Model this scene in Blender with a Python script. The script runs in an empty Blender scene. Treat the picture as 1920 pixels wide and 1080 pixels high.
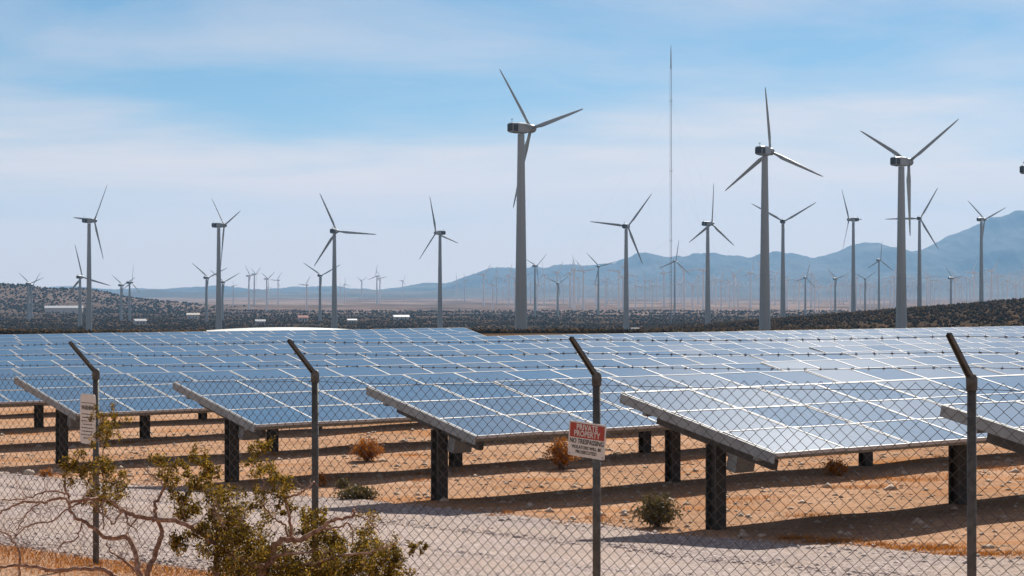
import bpy, bmesh, math, random
import numpy as np
from mathutils import Vector, Matrix

rnd = random.Random(11)
rng = np.random.default_rng(11)
scene = bpy.context.scene
COL = scene.collection
R = math.radians

# ------------------------------------------------------------------ camera
FPX, CAMZ, HORIZ = 3600.0, 2.5, 545.0          # focal length in photo pixels, eye height, horizon row
cam_d = bpy.data.cameras.new('camera')
cam = bpy.data.objects.new('camera', cam_d)
COL.objects.link(cam)
cam.location = (0, 0, CAMZ)
cam.rotation_euler = (R(90), 0, 0)
cam_d.sensor_width = 36.0
cam_d.lens = 36.0 * FPX / 1920.0
cam_d.shift_y = (HORIZ - 540.0) / 1920.0
cam_d.clip_start = 0.1
cam_d.clip_end = 80000
scene.camera = cam

# ------------------------------------------------------------------ light
SUN_AZ, SUN_EL = R(17), R(37)                  # azimuth right of the view axis, elevation
sun_dir = Vector((math.sin(SUN_AZ) * math.cos(SUN_EL), math.cos(SUN_AZ) * math.cos(SUN_EL), math.sin(SUN_EL)))
sl = bpy.data.lights.new('sun', 'SUN')
sl.energy = 5.0
sl.angle = R(0.53)
sl.color = (1.0, 0.93, 0.83)
sun = bpy.data.objects.new('sun', sl)
COL.objects.link(sun)
sun.rotation_euler = sun_dir.to_track_quat('Z', 'Y').to_euler()

world = bpy.data.worlds.new('World')
scene.world = world
world.use_nodes = True
wn, wl = world.node_tree.nodes, world.node_tree.links
wn.clear()
sky = wn.new('ShaderNodeTexSky')
sky.sky_type = 'NISHITA'
sky.sun_disc = False
sky.sun_elevation = SUN_EL
sky.sun_rotation = SUN_AZ
sky.altitude = 300
sky.air_density = 0.75
sky.dust_density = 0.25
sky.ozone_density = 3.0
bg = wn.new('ShaderNodeBackground')
bg.inputs['Strength'].default_value = 0.05
wo = wn.new('ShaderNodeOutputWorld')
tc = wn.new('ShaderNodeTexCoord')
sep = wn.new('ShaderNodeSeparateXYZ')
wl.new(tc.outputs['Generated'], sep.inputs[0])
def wmath(op, a, b=None):
    n = wn.new('ShaderNodeMath'); n.operation = op
    for i, x in enumerate((a, b)):
        if x is None: continue
        if isinstance(x, (int, float)): n.inputs[i].default_value = x
        else: wl.new(x, n.inputs[i])
    return n.outputs[0]
zz = wmath('MAXIMUM', sep.outputs['Z'], 0.0)
den = wmath('ADD', zz, 0.10)
cx = wmath('DIVIDE', sep.outputs['X'], den)
cy = wmath('DIVIDE', sep.outputs['Y'], den)
cmb = wn.new('ShaderNodeCombineXYZ')
wl.new(cx, cmb.inputs[0]); wl.new(cy, cmb.inputs[1])
mp = wn.new('ShaderNodeMapping')
mp.inputs['Location'].default_value = (1.3, 0.4, 0.0)
mp.inputs['Rotation'].default_value = (0, 0, R(14))
mp.inputs['Scale'].default_value = (0.62, 0.9, 1)
wl.new(cmb.outputs[0], mp.inputs[0])
nz = wn.new('ShaderNodeTexNoise')
nz.inputs['Scale'].default_value = 1.15
nz.inputs['Detail'].default_value = 8
nz.inputs['Roughness'].default_value = 0.56
nz.inputs['Distortion'].default_value = 0.35
wl.new(mp.outputs[0], nz.inputs['Vector'])
rp = wn.new('ShaderNodeValToRGB')
rp.color_ramp.elements[0].position = 0.40
rp.color_ramp.elements[0].color = (0, 0, 0, 1)
rp.color_ramp.elements[1].position = 0.74
rp.color_ramp.elements[1].color = (1, 1, 1, 1)
wl.new(nz.outputs['Fac'], rp.inputs[0])
mx = wn.new('ShaderNodeMix'); mx.data_type = 'RGBA'
# a bank of thin cloud low over the horizon, ragged at its upper edge, and wisps above it
bank = wn.new('ShaderNodeMapRange'); bank.interpolation_type = 'SMOOTHSTEP'
bank.inputs[1].default_value = 0.125; bank.inputs[2].default_value = 0.035
wl.new(wmath('ADD', zz, wmath('MULTIPLY', wmath('SUBTRACT', nz.outputs['Fac'], 0.5), -0.13)), bank.inputs[0])
wl.new(wmath('MAXIMUM', wmath('MULTIPLY', rp.outputs[0], 0.5), wmath('MULTIPLY', bank.outputs[0], 0.88)), mx.inputs[0])
hsv = wn.new('ShaderNodeHueSaturation')
hsv.inputs['Saturation'].default_value = 1.16
hsv.inputs['Hue'].default_value = 0.488
wl.new(sky.outputs[0], hsv.inputs['Color'])
wl.new(hsv.outputs[0], mx.inputs[6])
mx.inputs[7].default_value = (16.6, 12.7, 10.5, 1)
wl.new(mx.outputs[2], bg.inputs[0])
wl.new(bg.outputs[0], wo.inputs[0])

scene.view_settings.view_transform = 'Standard'
scene.view_settings.look = 'None'
scene.view_settings.gamma = 1.0
scene.view_settings.use_curve_mapping = False
scene.view_settings.exposure = 0.6
scene.cycles.max_bounces = 6
scene.cycles.diffuse_bounces = 1
scene.cycles.volume_bounces = 0

# ------------------------------------------------------------------ helpers
def smooth(a, b, x):
    t = np.clip((np.asarray(x, float) - a) / (b - a), 0, 1)
    return t * t * (3 - 2 * t)

UX, UY = 0.781, 0.625                            # direction of the panel rows on the ground
def to_uv(x, y): return UX * x + UY * y, -UY * x + UX * y
def to_xy(u, v): return UX * u - UY * v, UY * u + UX * v

def near_ground(v):
    v = np.asarray(v, float)
    a = 0.10 - 0.0236 * (np.clip(v, -40, 24) - 7.78)
    b = 0.40 * (1 - np.exp(-np.clip(v - 24, 0, None) / 17.0))
    return a - b

DIP = 0.19                                       # the panel yard lies a little lower than the fence line
def terrain(x, y):
    x = np.asarray(x, float); y = np.asarray(y, float)
    u, v = to_uv(x, y)
    n = near_ground(v) - DIP * smooth(10.3, 13.6, u)
    n = n + 0.016 * np.sin(x * 1.3 + 0.7 * y) * np.sin(0.9 * y - 0.4 * x) + 0.012 * np.sin(2.3 * x - 1.1) * np.sin(1.9 * y + 0.5)
    f = np.interp(y, [-100, 90, 200, 514, 800, 1014, 1250, 1600, 2200, 30000], [-.66, -.72, -2.7, -9.1, -16.2, -21.5, -23.7, -25, -25.5, -25.5])
    a = x / np.maximum(y, 50)
    ridge = 18.5 * np.clip((a - 0.045) / 0.215, 0, 1.25) * smooth(560, 1010, y) * (1 - smooth(1120, 1700, y))
    xl = np.minimum(x + 770, 0) * 0 + np.maximum(x + 770, 0)
    hill = 37 * np.exp(-(xl / 205.0) ** 2) * np.exp(-((y - 2900) / 420.0) ** 2)
    hill = hill * (1 + 0.10 * np.sin(x / 37.0) * np.sin(y / 90.0) + 0.06 * np.sin(x / 15.0 + 1))
    roll = 0.35 * np.sin(x / 31.0 + 1.0) * np.sin(y / 57.0) * smooth(150, 500, y)
    f = f + ridge + hill + roll
    w = smooth(85, 170, y)
    return n * (1 - w) + f * w

def at(px, py, Y):                                # a photo pixel at a known distance
    return Vector(((px - 960) / FPX * Y, Y, CAMZ + (HORIZ - py) / FPX * Y))
def on_ground(px, py):                            # where a line of sight meets the terrain
    lo, hi = 3.0, 60.0
    for _ in range(50):
        m = (lo + hi) / 2
        p = at(px, py, m)
        if p.z > float(terrain(p.x, p.y)): lo = m
        else: hi = m
    p = at(px, py, lo)
    return Vector((p.x, p.y, float(terrain(p.x, p.y))))

def mesh_np(name, verts, faces, mats=(), smooth_shade=False, mat_idx=None):
    me = bpy.data.meshes.new(name)
    me.from_pydata([tuple(v) for v in verts], [], [tuple(f) for f in faces])
    for m in mats: me.materials.append(m)
    if mat_idx is not None: me.polygons.foreach_set('material_index', mat_idx)
    if smooth_shade: me.polygons.foreach_set('use_smooth', [True] * len(me.polygons))
    me.update()
    return me
def mesh_tri(name, V, T, mats=(), smooth_shade=False, mat_idx=None):   # big triangle / quad arrays
    me = bpy.data.meshes.new(name)
    V = np.asarray(V, np.float32); T = np.asarray(T, np.int32); k = T.shape[1]
    me.vertices.add(len(V)); me.vertices.foreach_set('co', V.ravel())
    me.loops.add(T.size); me.loops.foreach_set('vertex_index', T.ravel())
    me.polygons.add(len(T))
    me.polygons.foreach_set('loop_start', np.arange(0, T.size, k, dtype=np.int32))
    me.polygons.foreach_set('loop_total', np.full(len(T), k, np.int32))
    for m in mats: me.materials.append(m)
    if mat_idx is not None: me.polygons.foreach_set('material_index', np.asarray(mat_idx, np.int32))
    if smooth_shade: me.polygons.foreach_set('use_smooth', np.ones(len(T), bool))
    me.update(calc_edges=True); me.validate()
    return me
def link(name, me, parent=None, loc=None, rot=None, scale=None):
    o = bpy.data.objects.new(name, me)
    COL.objects.link(o)
    if parent is not None: o.parent = parent
    if loc is not None: o.location = loc
    if rot is not None: o.rotation_euler = rot
    if scale is not None: o.scale = scale
    return o
def tag(o, label=None, cat=None, group=None, kind=None):
    if label: o['label'] = label
    if cat: o['category'] = cat
    if group: o['group'] = group
    if kind: o['kind'] = kind
    return o
def empty(name, loc=(0, 0, 0), rz=0.0):
    o = bpy.data.objects.new(name, None)
    COL.objects.link(o)
    o.location = loc; o.rotation_euler = (0, 0, rz); o.empty_display_size = 0.2
    return o

def box_vf(x0, x1, y0, y1, z0, z1):
    V = [(x0, y0, z0), (x1, y0, z0), (x1, y1, z0), (x0, y1, z0), (x0, y0, z1), (x1, y0, z1), (x1, y1, z1), (x0, y1, z1)]
    F = [(0, 3, 2, 1), (4, 5, 6, 7), (0, 1, 5, 4), (1, 2, 6, 5), (2, 3, 7, 6), (3, 0, 4, 7)]
    return V, F
class MB:
    def __init__(s): s.V, s.F, s.M = [], [], []
    def add(s, V, F, m=0):
        n = len(s.V); s.V += [tuple(v) for v in V]
        for f in F: s.F.append(tuple(i + n for i in f)); s.M.append(m)
        return s
    def box(s, *a, m=0): return s.add(*box_vf(*a), m=m)
    def tube(s, pts, rad, n=6, m=0, cap=True):
        pts = [Vector(p) for p in pts]
        if isinstance(rad, (int, float)): rad = [rad] * len(pts)
        V, F = [], []
        t0 = (pts[1] - pts[0]).normalized()
        nrm = t0.orthogonal().normalized()
        for i, p in enumerate(pts):
            t = (pts[min(i + 1, len(pts) - 1)] - pts[max(i - 1, 0)]).normalized()
            nrm = (nrm - t * nrm.dot(t)).normalized()
            b = t.cross(nrm)
            for k in range(n):
                a = 2 * math.pi * k / n
                V.append(p + (nrm * math.cos(a) + b * math.sin(a)) * rad[i])
        for i in range(len(pts) - 1):
            for k in range(n):
                a, b2 = i * n + k, i * n + (k + 1) % n
                F.append((a, b2, b2 + n, a + n))
        if cap:
            F.append(tuple(range(n - 1, -1, -1))); F.append(tuple(range((len(pts) - 1) * n, len(pts) * n)))
        return s.add(V, F, m)
    def mesh(s, name, mats, smooth_shade=False):
        return mesh_np(name, s.V, s.F, mats, smooth_shade, s.M if len(mats) > 1 else None)

# ------------------------------------------------------------------ materials
class Mat:
    def __init__(s, name):
        s.m = bpy.data.materials.new(name); s.m.use_nodes = True
        s.n, s.l = s.m.node_tree.nodes, s.m.node_tree.links
        s.b = s.n['Principled BSDF']
    def set(s, **k):
        for a, v in k.items():
            a = {'base': 'Base Color', 'rough': 'Roughness', 'metal': 'Metallic', 'spec': 'Specular IOR Level', 'ior': 'IOR', 'sub': 'Subsurface Weight'}[a]
            s.b.inputs[a].default_value = (*v, 1) if isinstance(v, tuple) else v
        return s
    def coord(s, kind='Object', scale=(1, 1, 1)):
        t = s.n.new('ShaderNodeTexCoord'); m = s.n.new('ShaderNodeMapping')
        m.inputs['Scale'].default_value = scale
        if kind == 'Position':
            g = s.n.new('ShaderNodeNewGeometry'); s.l.new(g.outputs['Position'], m.inputs[0])
        else: s.l.new(t.outputs[kind], m.inputs[0])
        return m.outputs[0]
    def noise(s, vec, scale, detail=4, rough=0.55, dist=0.0):
        n = s.n.new('ShaderNodeTexNoise')
        n.inputs['Scale'].default_value = scale; n.inputs['Detail'].default_value = detail
        n.inputs['Roughness'].default_value = rough; n.inputs['Distortion'].default_value = dist
        s.l.new(vec, n.inputs['Vector']); return n.outputs['Fac']
    def ramp(s, fac, stops):
        r = s.n.new('ShaderNodeValToRGB'); e = r.color_ramp.elements
        while len(e) < len(stops): e.new(0.5)
        for el, (p, c) in zip(e, stops):
            el.position = p; el.color = (*c, 1) if isinstance(c, tuple) else (c, c, c, 1)
        s.l.new(fac, r.inputs[0]); return r.outputs[0]
    def mix(s, fac, a, b, mode='MIX'):
        n = s.n.new('ShaderNodeMix'); n.data_type = 'RGBA'; n.blend_type = mode
        for i, x in ((0, fac), (6, a), (7, b)):
            if isinstance(x, (int, float)): n.inputs[i].default_value = x
            elif isinstance(x, tuple): n.inputs[i].default_value = (*x, 1)
            else: s.l.new(x, n.inputs[i])
        return n.outputs[2]
    def bump(s, h, strength=0.4, dist=0.02):
        n = s.n.new('ShaderNodeBump'); n.inputs['Strength'].default_value = strength; n.inputs['Distance'].default_value = dist
        s.l.new(h, n.inputs['Height']); s.l.new(n.outputs[0], s.b.inputs['Normal'])
    def base(s, c): s.l.new(c, s.b.inputs['Base Color'])
    def rand(s):
        n = s.n.new('ShaderNodeObjectInfo'); return n.outputs['Random']

def simple(name, c, rough=0.6, metal=0.0, var=0.12, scale=3.0, spec=0.5):
    m = Mat(name).set(rough=rough, metal=metal, spec=spec)
    f = m.noise(m.coord('Object'), scale, 5)
    m.base(m.ramp(f, [(0.25, tuple(x * (1 - var) for x in c)), (0.75, tuple(min(1, x * (1 + var)) for x in c))]))
    return m.m

M = {}
# desert soil: tan sand near, scrub-coloured earth far off
m = Mat('desert_soil').set(rough=0.95, spec=0.0)
p = m.coord('Position')
tan = m.ramp(m.noise(p, 0.55, 8, 0.62), [(0.28, (0.43, 0.25, 0.155)), (0.52, (0.60, 0.37, 0.24)), (0.75, (0.70, 0.47, 0.33))])
orange = m.ramp(m.noise(m.coord('Position', (0.35, 0.9, 1)), 0.9, 6, 0.65, 0.6), [(0.53, 0.0), (0.70, 1.0)])
near = m.mix(orange, tan, (0.55, 0.22, 0.06))
near = m.mix(m.ramp(m.noise(p, 4.5, 7, 0.7), [(0.36, 0.5), (0.54, 0.0)]), near, (0.30, 0.175, 0.11))
speck = m.noise(p, 22, 4, 0.7)
near = m.mix(m.ramp(speck, [(0.34, 0.7), (0.54, 0.0)]), near, (0.22, 0.13, 0.08))
far = m.ramp(m.noise(m.coord('Position', (0.006, 0.0016, 1)), 1.0, 6, 0.6), [(0.33, (0.10, 0.08, 0.07)), (0.50, (0.20, 0.14, 0.118)), (0.62, (0.31, 0.235, 0.205)), (0.75, (0.20, 0.115, 0.09))])
mid = m.ramp(m.noise(m.coord('Position', (0.03, 0.012, 1)), 1.0, 7, 0.65), [(0.35, (0.045, 0.033, 0.022)), (0.55, (0.075, 0.05, 0.031)), (0.72, (0.17, 0.09, 0.042))])
sp = m.n.new('ShaderNodeSeparateXYZ'); m.l.new(p, sp.inputs[0])
def maprange(mm, v, a, b):
    n = mm.n.new('ShaderNodeMapRange'); n.inputs[1].default_value = a; n.inputs[2].default_value = b; n.interpolation_type = 'SMOOTHSTEP'
    mm.l.new(v, n.inputs[0]); return n.outputs[0]
c = m.mix(maprange(m, sp.outputs[1], 85, 240), near, mid)
hillmask = m.mix(maprange(m, sp.outputs[0], -230, -400), (0.0, 0.0, 0.0), m.mix(1.0, maprange(m, sp.outputs[1], 4200, 3600), (0.45, 0.45, 0.45), 'MULTIPLY'))
c = m.mix(m.mix(1.0, maprange(m, sp.outputs[1], 1700, 2700), m.mix(1.0, (1.0, 1.0, 1.0), hillmask, 'SUBTRACT'), 'MULTIPLY'), c, far)
m.base(c)
m.bump(m.noise(p, 6, 9, 0.75), 0.9, 0.06)
M['soil'] = m.m

m = Mat('road_gravel').set(rough=0.95, spec=0.05)
p = m.coord('Position')
vor = m.n.new('ShaderNodeTexVoronoi'); vor.inputs['Scale'].default_value = 34
m.l.new(p, vor.inputs['Vector'])
gc = m.ramp(vor.outputs['Color'], [(0.1, (0.20, 0.155, 0.14)), (0.5, (0.38, 0.31, 0.285)), (0.9, (0.58, 0.49, 0.46))])
gc = m.mix(m.ramp(m.noise(p, 0.7, 6), [(0.38, 0.0), (0.62, 0.6)]), gc, (0.44, 0.34, 0.28))
gc = m.mix(m.ramp(m.noise(m.coord('Position', (0.5, 1.6, 1)), 0.8, 5), [(0.30, 0.45), (0.5, 0.0)]), gc, (0.24, 0.20, 0.185))
m.base(gc)
m.bump(vor.outputs['Distance'], 0.9, 0.02)
M['gravel'] = m.m

m = Mat('gravel_stone').set(rough=0.9, spec=0.2)
m.base(m.ramp(m.noise(m.coord('Position'), 18, 2), [(0.3, (0.24, 0.19, 0.175)), (0.5, (0.45, 0.375, 0.35)), (0.7, (0.66, 0.57, 0.55))]))
M['stone'] = m.m
M['rock'] = simple('pale_rock', (0.52, 0.42, 0.33), 0.9, var=0.25, scale=9)

m = Mat('mountain_rock').set(rough=1.0, spec=0.05)
m.base(m.ramp(m.noise(m.coord('Position', (0.0016, 0.0016, 0.004)), 1.0, 9, 0.65), [(0.3, (0.06, 0.05, 0.045)), (0.55, (0.125, 0.105, 0.09)), (0.75, (0.21, 0.175, 0.15))]))
M['mountain'] = m.m

# solar glass: blue polycrystalline cells under dusty glass
m = Mat('solar_glass').set(rough=0.15, ior=1.5)
oc = m.coord('Object')
br = m.n.new('ShaderNodeTexBrick')
br.offset = 0.0; br.inputs['Scale'].default_value = 1.0
br.inputs['Brick Width'].default_value = 0.156; br.inputs['Row Height'].default_value = 0.156
br.inputs['Mortar Size'].default_value = 0.0035
br.inputs['Color1'].default_value = (0.008, 0.115, 0.25, 1); br.inputs['Color2'].default_value = (0.012, 0.145, 0.30, 1)
br.inputs['Mortar'].default_value = (0.10, 0.15, 0.22, 1)
m.l.new(oc, br.inputs['Vector'])
cells = m.mix(m.ramp(m.rand(), [(0.0, 0.0), (1.0, 0.65)]), br.outputs['Color'], (0.030, 0.10, 0.19))
dust = m.ramp(m.noise(m.coord('Object', (9, 2, 1)), 1.6, 7, 0.65), [(0.30, 0.05), (0.75, 0.18)])
m.base(m.mix(dust, cells, (0.42, 0.40, 0.40)))
m.l.new(m.ramp(m.rand(), [(0.0, 0.115), (1.0, 0.150)]), m.b.inputs['Roughness'])
M['glass'] = m.m
M['alu'] = simple('aluminium_frame', (0.50, 0.51, 0.53), 0.6, 0.0, 0.05, 4)
M['galv'] = simple('galvanised_steel', (0.24, 0.26, 0.27), 0.55, 0.3, 0.2, 5)
M['weathered'] = simple('weathered_galvanised_steel', (0.095, 0.10, 0.098), 0.62, 0.3, 0.45, 14)
M['wire'] = simple('fence_wire', (0.10, 0.10, 0.10), 0.5, 0.5, 0.25, 6)
M['beam'] = simple('dark_steel_post', (0.065, 0.062, 0.056), 0.75, 0.2, 0.3, 6)
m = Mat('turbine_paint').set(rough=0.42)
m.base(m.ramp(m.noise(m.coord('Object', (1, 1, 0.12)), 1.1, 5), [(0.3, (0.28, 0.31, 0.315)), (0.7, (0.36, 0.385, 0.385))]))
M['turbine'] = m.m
M['sunlit_turbine'] = simple('sunlit_turbine_paint', (0.80, 0.80, 0.80), 0.5, 0, 0.04)  # sunlit look of the far turbines put into a lighter colour
M['tail_shade'] = simple('nacelle_tail_shade', (0.05, 0.05, 0.055), 0.7)  # near-black colour stands in for shade on the nacelle's rear
M['mast'] = simple('mast_steel', (0.33, 0.33, 0.35), 0.6, 0.0)
M['white'] = simple('white_paint', (0.80, 0.80, 0.79), 0.5, 0, 0.05, 2)
M['sign_white'] = simple('sign_white', (0.66, 0.66, 0.63), 0.5, 0, 0.10, 14)
M['sign_red'] = simple('sign_red', (0.36, 0.045, 0.028), 0.5, 0, 0.15, 14)
M['ink'] = simple('sign_ink', (0.02, 0.02, 0.02), 0.6)
M['roof_red'] = simple('clay_red_roof', (0.38, 0.13, 0.09), 0.8)
M['roof_grey'] = simple('grey_roof', (0.38, 0.38, 0.40), 0.7)
M['stucco'] = simple('pale_stucco', (0.62, 0.55, 0.48), 0.9)
M['dark'] = simple('dark_opening', (0.03, 0.032, 0.035), 0.3)
M['brown'] = simple('brown_board', (0.17, 0.085, 0.05), 0.8)
def leafmat(name, stops, trans=0.25, spec=0.3):
    m = Mat(name).set(rough=0.7, spec=spec)
    g = m.n.new('ShaderNodeNewGeometry')
    col = m.ramp(g.outputs['Random Per Island'], stops)
    m.base(col)
    t = m.n.new('ShaderNodeBsdfTranslucent'); m.l.new(col, t.inputs[0])
    x = m.n.new('ShaderNodeMixShader'); x.inputs[0].default_value = trans
    m.l.new(m.b.outputs[0], x.inputs[1]); m.l.new(t.outputs[0], x.inputs[2])
    m.l.new(x.outputs[0], m.n['Material Output'].inputs[0])
    return m.m
M['leaf'] = leafmat('creosote_leaf', [(0.0, (0.04, 0.034, 0.006)), (0.40, (0.115, 0.082, 0.009)), (0.7, (0.27, 0.165, 0.014)), (1.0, (0.50, 0.30, 0.04))], 0.45)
M['dryleaf'] = leafmat('dry_shrub_leaf', [(0.0, (0.24, 0.08, 0.012)), (0.5, (0.46, 0.165, 0.018)), (1.0, (0.60, 0.25, 0.035))], 0.3)
M['oliveleaf'] = leafmat('olive_shrub_leaf', [(0.0, (0.06, 0.055, 0.02)), (0.6, (0.12, 0.10, 0.035)), (1.0, (0.22, 0.15, 0.05))], 0.3)
M['scrub'] = leafmat('valley_scrub', [(0.0, (0.024, 0.018, 0.009)), (0.6, (0.052, 0.034, 0.016)), (1.0, (0.11, 0.062, 0.026))], 0.0, 0.0)
m = Mat('shrub_bark').set(rough=0.85, spec=0.2)
m.base(m.ramp(m.noise(m.coord('Position'), 26, 4), [(0.3, (0.15, 0.085, 0.055)), (0.55, (0.35, 0.215, 0.155)), (0.75, (0.54, 0.41, 0.34))]))
M['bark'] = m.m

# ------------------------------------------------------------------ ground
ys = np.concatenate([np.arange(-30, 4, 1.5), np.arange(4, 90, 0.55), 90 * (16500 / 90.0) ** (np.arange(0, 240) / 239.0)])
ss = np.linspace(-1, 1, 261)
ss = np.sign(ss) * np.abs(ss) ** 1.15
YY, SS = np.meshgrid(ys, ss, indexing='ij')
XX = SS * (34 + 0.62 * np.maximum(YY, 0))
ZZ = terrain(XX, YY)
V = np.stack([XX, YY, ZZ], -1).reshape(-1, 3)
ny, nx = YY.shape
idx = np.arange(ny * nx).reshape(ny, nx)
T = np.stack([idx[:-1, :-1], idx[:-1, 1:], idx[1:, 1:], idx[1:, :-1]], -1).reshape(-1, 4)
ground = tag(link('ground', mesh_tri('ground', V, T, [M['soil']], True)), kind='structure')

# gravel service road on the far side of the fence
F0, F3 = Vector((-4.0, 18.46, 0)), Vector((2.95, 12.32, 0))
FD = (F3 - F0).normalized()
FN = Vector((-(-FD.y), -FD.x, 0)); FN = Vector((FD.y, -FD.x, 0))     # outward, towards the camera side
if FN.y > 0: FN = -FN
SPAN = (F3 - F0).length / 3
far_edge = [on_ground(px, py) for px, py in ((-260, 868), (0, 888), (200, 905), (420, 918), (640, 935), (820, 950), (960, 965), (1130, 985), (1280, 1003), (1500, 1020), (1700, 1034), (1920, 1048), (2200, 1062))]
fe = np.array([(p.x, p.y) for p in far_edge])
xs = np.linspace(fe[0, 0], fe[-1, 0], 150)
yf = np.interp(xs, fe[:, 0], fe[:, 1]) + 0.10 * np.sin(xs * 2.1) + 0.06 * np.sin(xs * 5.3 + 1)
yn = F0.y + (xs - F0.x) * (FD.y / FD.x) + 0.25 + 0.07 * np.sin(xs * 3.1)
yn = np.maximum(yn, 3.0)
NT = 40
tt = np.linspace(0, 1, NT)
RX = np.repeat(xs[:, None], NT, 1)
RY = yf[:, None] * (1 - tt) + yn[:, None] * tt
RZ = terrain(RX, RY) + 0.02 + 0.02 * np.sin(np.pi * tt)[None, :]
RZ -= (0.016 * np.exp(-((tt - 0.30) / 0.05) ** 2) + 0.016 * np.exp(-((tt - 0.62) / 0.05) ** 2))[None, :]
RZ[:, 0] -= 0.035; RZ[:, -1] -= 0.035
idx = np.arange(150 * NT).reshape(150, NT)
T = np.stack([idx[:-1, :-1], idx[:-1, 1:], idx[1:, 1:], idx[1:, :-1]], -1).reshape(-1, 4)[:, ::-1]
tag(link('gravel_road', mesh_tri('gravel_road', np.stack([RX, RY, RZ], -1).reshape(-1, 3), T, [M['gravel']], True)), kind='structure')

def scatter_shapes(name, P, S, mat, base_V, base_F, flat=0.7, kind='stuff', parent=None):
    n = len(P); k = len(base_V)
    bV = np.array(base_V, float); bF = np.array(base_F, int)
    ang = rng.uniform(0, 2 * np.pi, n)
    ca, sa = np.cos(ang), np.sin(ang)
    jit = rng.uniform(0.7, 1.3, (n, k, 3))
    W = bV[None] * jit * S[:, None, None]
    W[..., 2] *= flat
    X = W[..., 0] * ca[:, None] - W[..., 1] * sa[:, None]
    Y = W[..., 0] * sa[:, None] + W[..., 1] * ca[:, None]
    VV = np.stack([X, Y, W[..., 2]], -1) + P[:, None, :]
    FF = (bF[None] + (np.arange(n) * k)[:, None, None]).reshape(-1, bF.shape[1])
    o = link(name, mesh_tri(name, VV.reshape(-1, 3), FF, [mat]), parent)
    if kind: o['kind'] = kind
    return o
OCT_V = [(1, 0, 0), (0, 1, 0), (-1, 0, 0), (0, -1, 0), (0, 0, 1), (0, 0, -0.6)]
OCT_F = [(0, 1, 4), (1, 2, 4), (2, 3, 4), (3, 0, 4), (1, 0, 5), (2, 1, 5), (3, 2, 5), (0, 3, 5)]
n = 42000
gx = rng.uniform(fe[0, 0], 5.6, n); gt = rng.uniform(0, 1, n)
gyf = np.interp(gx, xs, yf) - 0.1 + rng.normal(0, 0.26, n); gyn = np.interp(gx, xs, yn)
gy = gyf * (1 - gt) + gyn * gt
P = np.stack([gx, gy, terrain(gx, gy) + np.where(gt > 0.03, 0.022, 0.004)], -1)
tag(scatter_shapes('gravel_stones', P, rng.gamma(2.2, 0.0055, n) + 0.005, M['stone'], OCT_V, OCT_F, 0.6), 'loose grey gravel stones lying on the service road', 'gravel')
n = 11000
gx = rng.uniform(-14, 16, n); gy = rng.uniform(15, 44, n)
ok = gy > np.interp(gx, xs, yf, left=99, right=0)
gx, gy = gx[ok], gy[ok]
P = np.stack([gx, gy, terrain(gx, gy) + 0.004], -1)
tag(scatter_shapes('soil_pebbles', P, rng.gamma(1.3, 0.014, len(gx)) + 0.005, M['rock'], OCT_V, OCT_F, 0.6), 'small pale pebbles strewn on the sandy soil under the panels', 'pebbles')

# ------------------------------------------------------------------ mountains
def ridge_noise(x, y, seed, octs=6):
    r = np.random.default_rng(seed); out = 0; amp = 1; f = 1
    for _ in range(octs):
        a, b, c2 = r.uniform(0, 6.28, 3); th = r.uniform(0, np.pi)
        xr = x * np.cos(th) + y * np.sin(th); yr = -x * np.sin(th) + y * np.cos(th)
        out = out + amp * (1 - np.abs(np.sin(xr * f + a + 1.3 * np.sin(yr * f * 0.7 + b)) * np.cos(yr * f * 0.6 + c2)))
        amp *= 0.5; f *= 2.1
    return out / 1.97
def mountain(name, prof, Yc, half, seed, x0, x1, nxm=900, nym=70, rough=0.16, jag=55.0):
    px = np.array([a for a, _ in prof], float); hy = np.array([b for _, b in prof], float)
    X = np.linspace(x0, x1, nxm); Yv = np.linspace(Yc - half, Yc + half, nym)
    GX, GY = np.meshgrid(X, Yv)
    pxs = 960 + GX / Yc * FPX
    crest = CAMZ + (HORIZ - np.interp(pxs, px, hy)) / FPX * Yc
    crest = crest + jag * (ridge_noise(GX / 170.0, GX / 333.0 + 3.0, seed + 3, 5) - 0.62)
    H = crest + 25.5
    d = (GY - Yc) / half
    w = np.clip(1 - np.abs(d) ** 1.25, 0, 1)
    rn = ridge_noise(GX / 420.0, GY / 420.0, seed, 7)
    fall = np.clip(np.abs(d) * 2.2, 0, 1)
    Z = -27 + H * w * (1 - fall * 0.55 * (1 - rn)) + H * rough * (rn - 0.62) * w
    Vv = np.stack([GX, GY, Z], -1).reshape(-1, 3)
    idx = np.arange(nxm * nym).reshape(nym, nxm)
    T = np.stack([idx[:-1, :-1], idx[:-1, 1:], idx[1:, 1:], idx[1:, :-1]], -1).reshape(-1, 4)
    o = link(name, mesh_tri(name, Vv, T, [M['mountain']], True))
    return tag(o, kind='structure')
mountain('mountains', [(-900, 539), (300, 539), (420, 538), (520, 537), (600, 539), (700, 538), (780, 534), (850, 524), (920, 506), (980, 500), (1040, 499), (1100, 502), (1150, 496), (1210, 474), (1250, 478), (1290, 478), (1340, 468), (1400, 481), (1450, 467), (1490, 470), (1530, 482), (1570, 468), (1620, 452), (1680, 463), (1705, 472), (1760, 450), (1800, 435), (1860, 415), (1920, 398), (2100, 360), (2500, 330)], 12500, 2900, 5, -5600, 5600)
mountain('foothills', [(-900, 540), (300, 543), (500, 545), (640, 544), (800, 542), (1000, 537), (1150, 534), (1300, 530), (1450, 534), (1600, 528), (1750, 522), (1920, 508), (2500, 480)], 8600, 900, 9, -4300, 4300, 500, 34, 0.3, 25.0)

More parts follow.
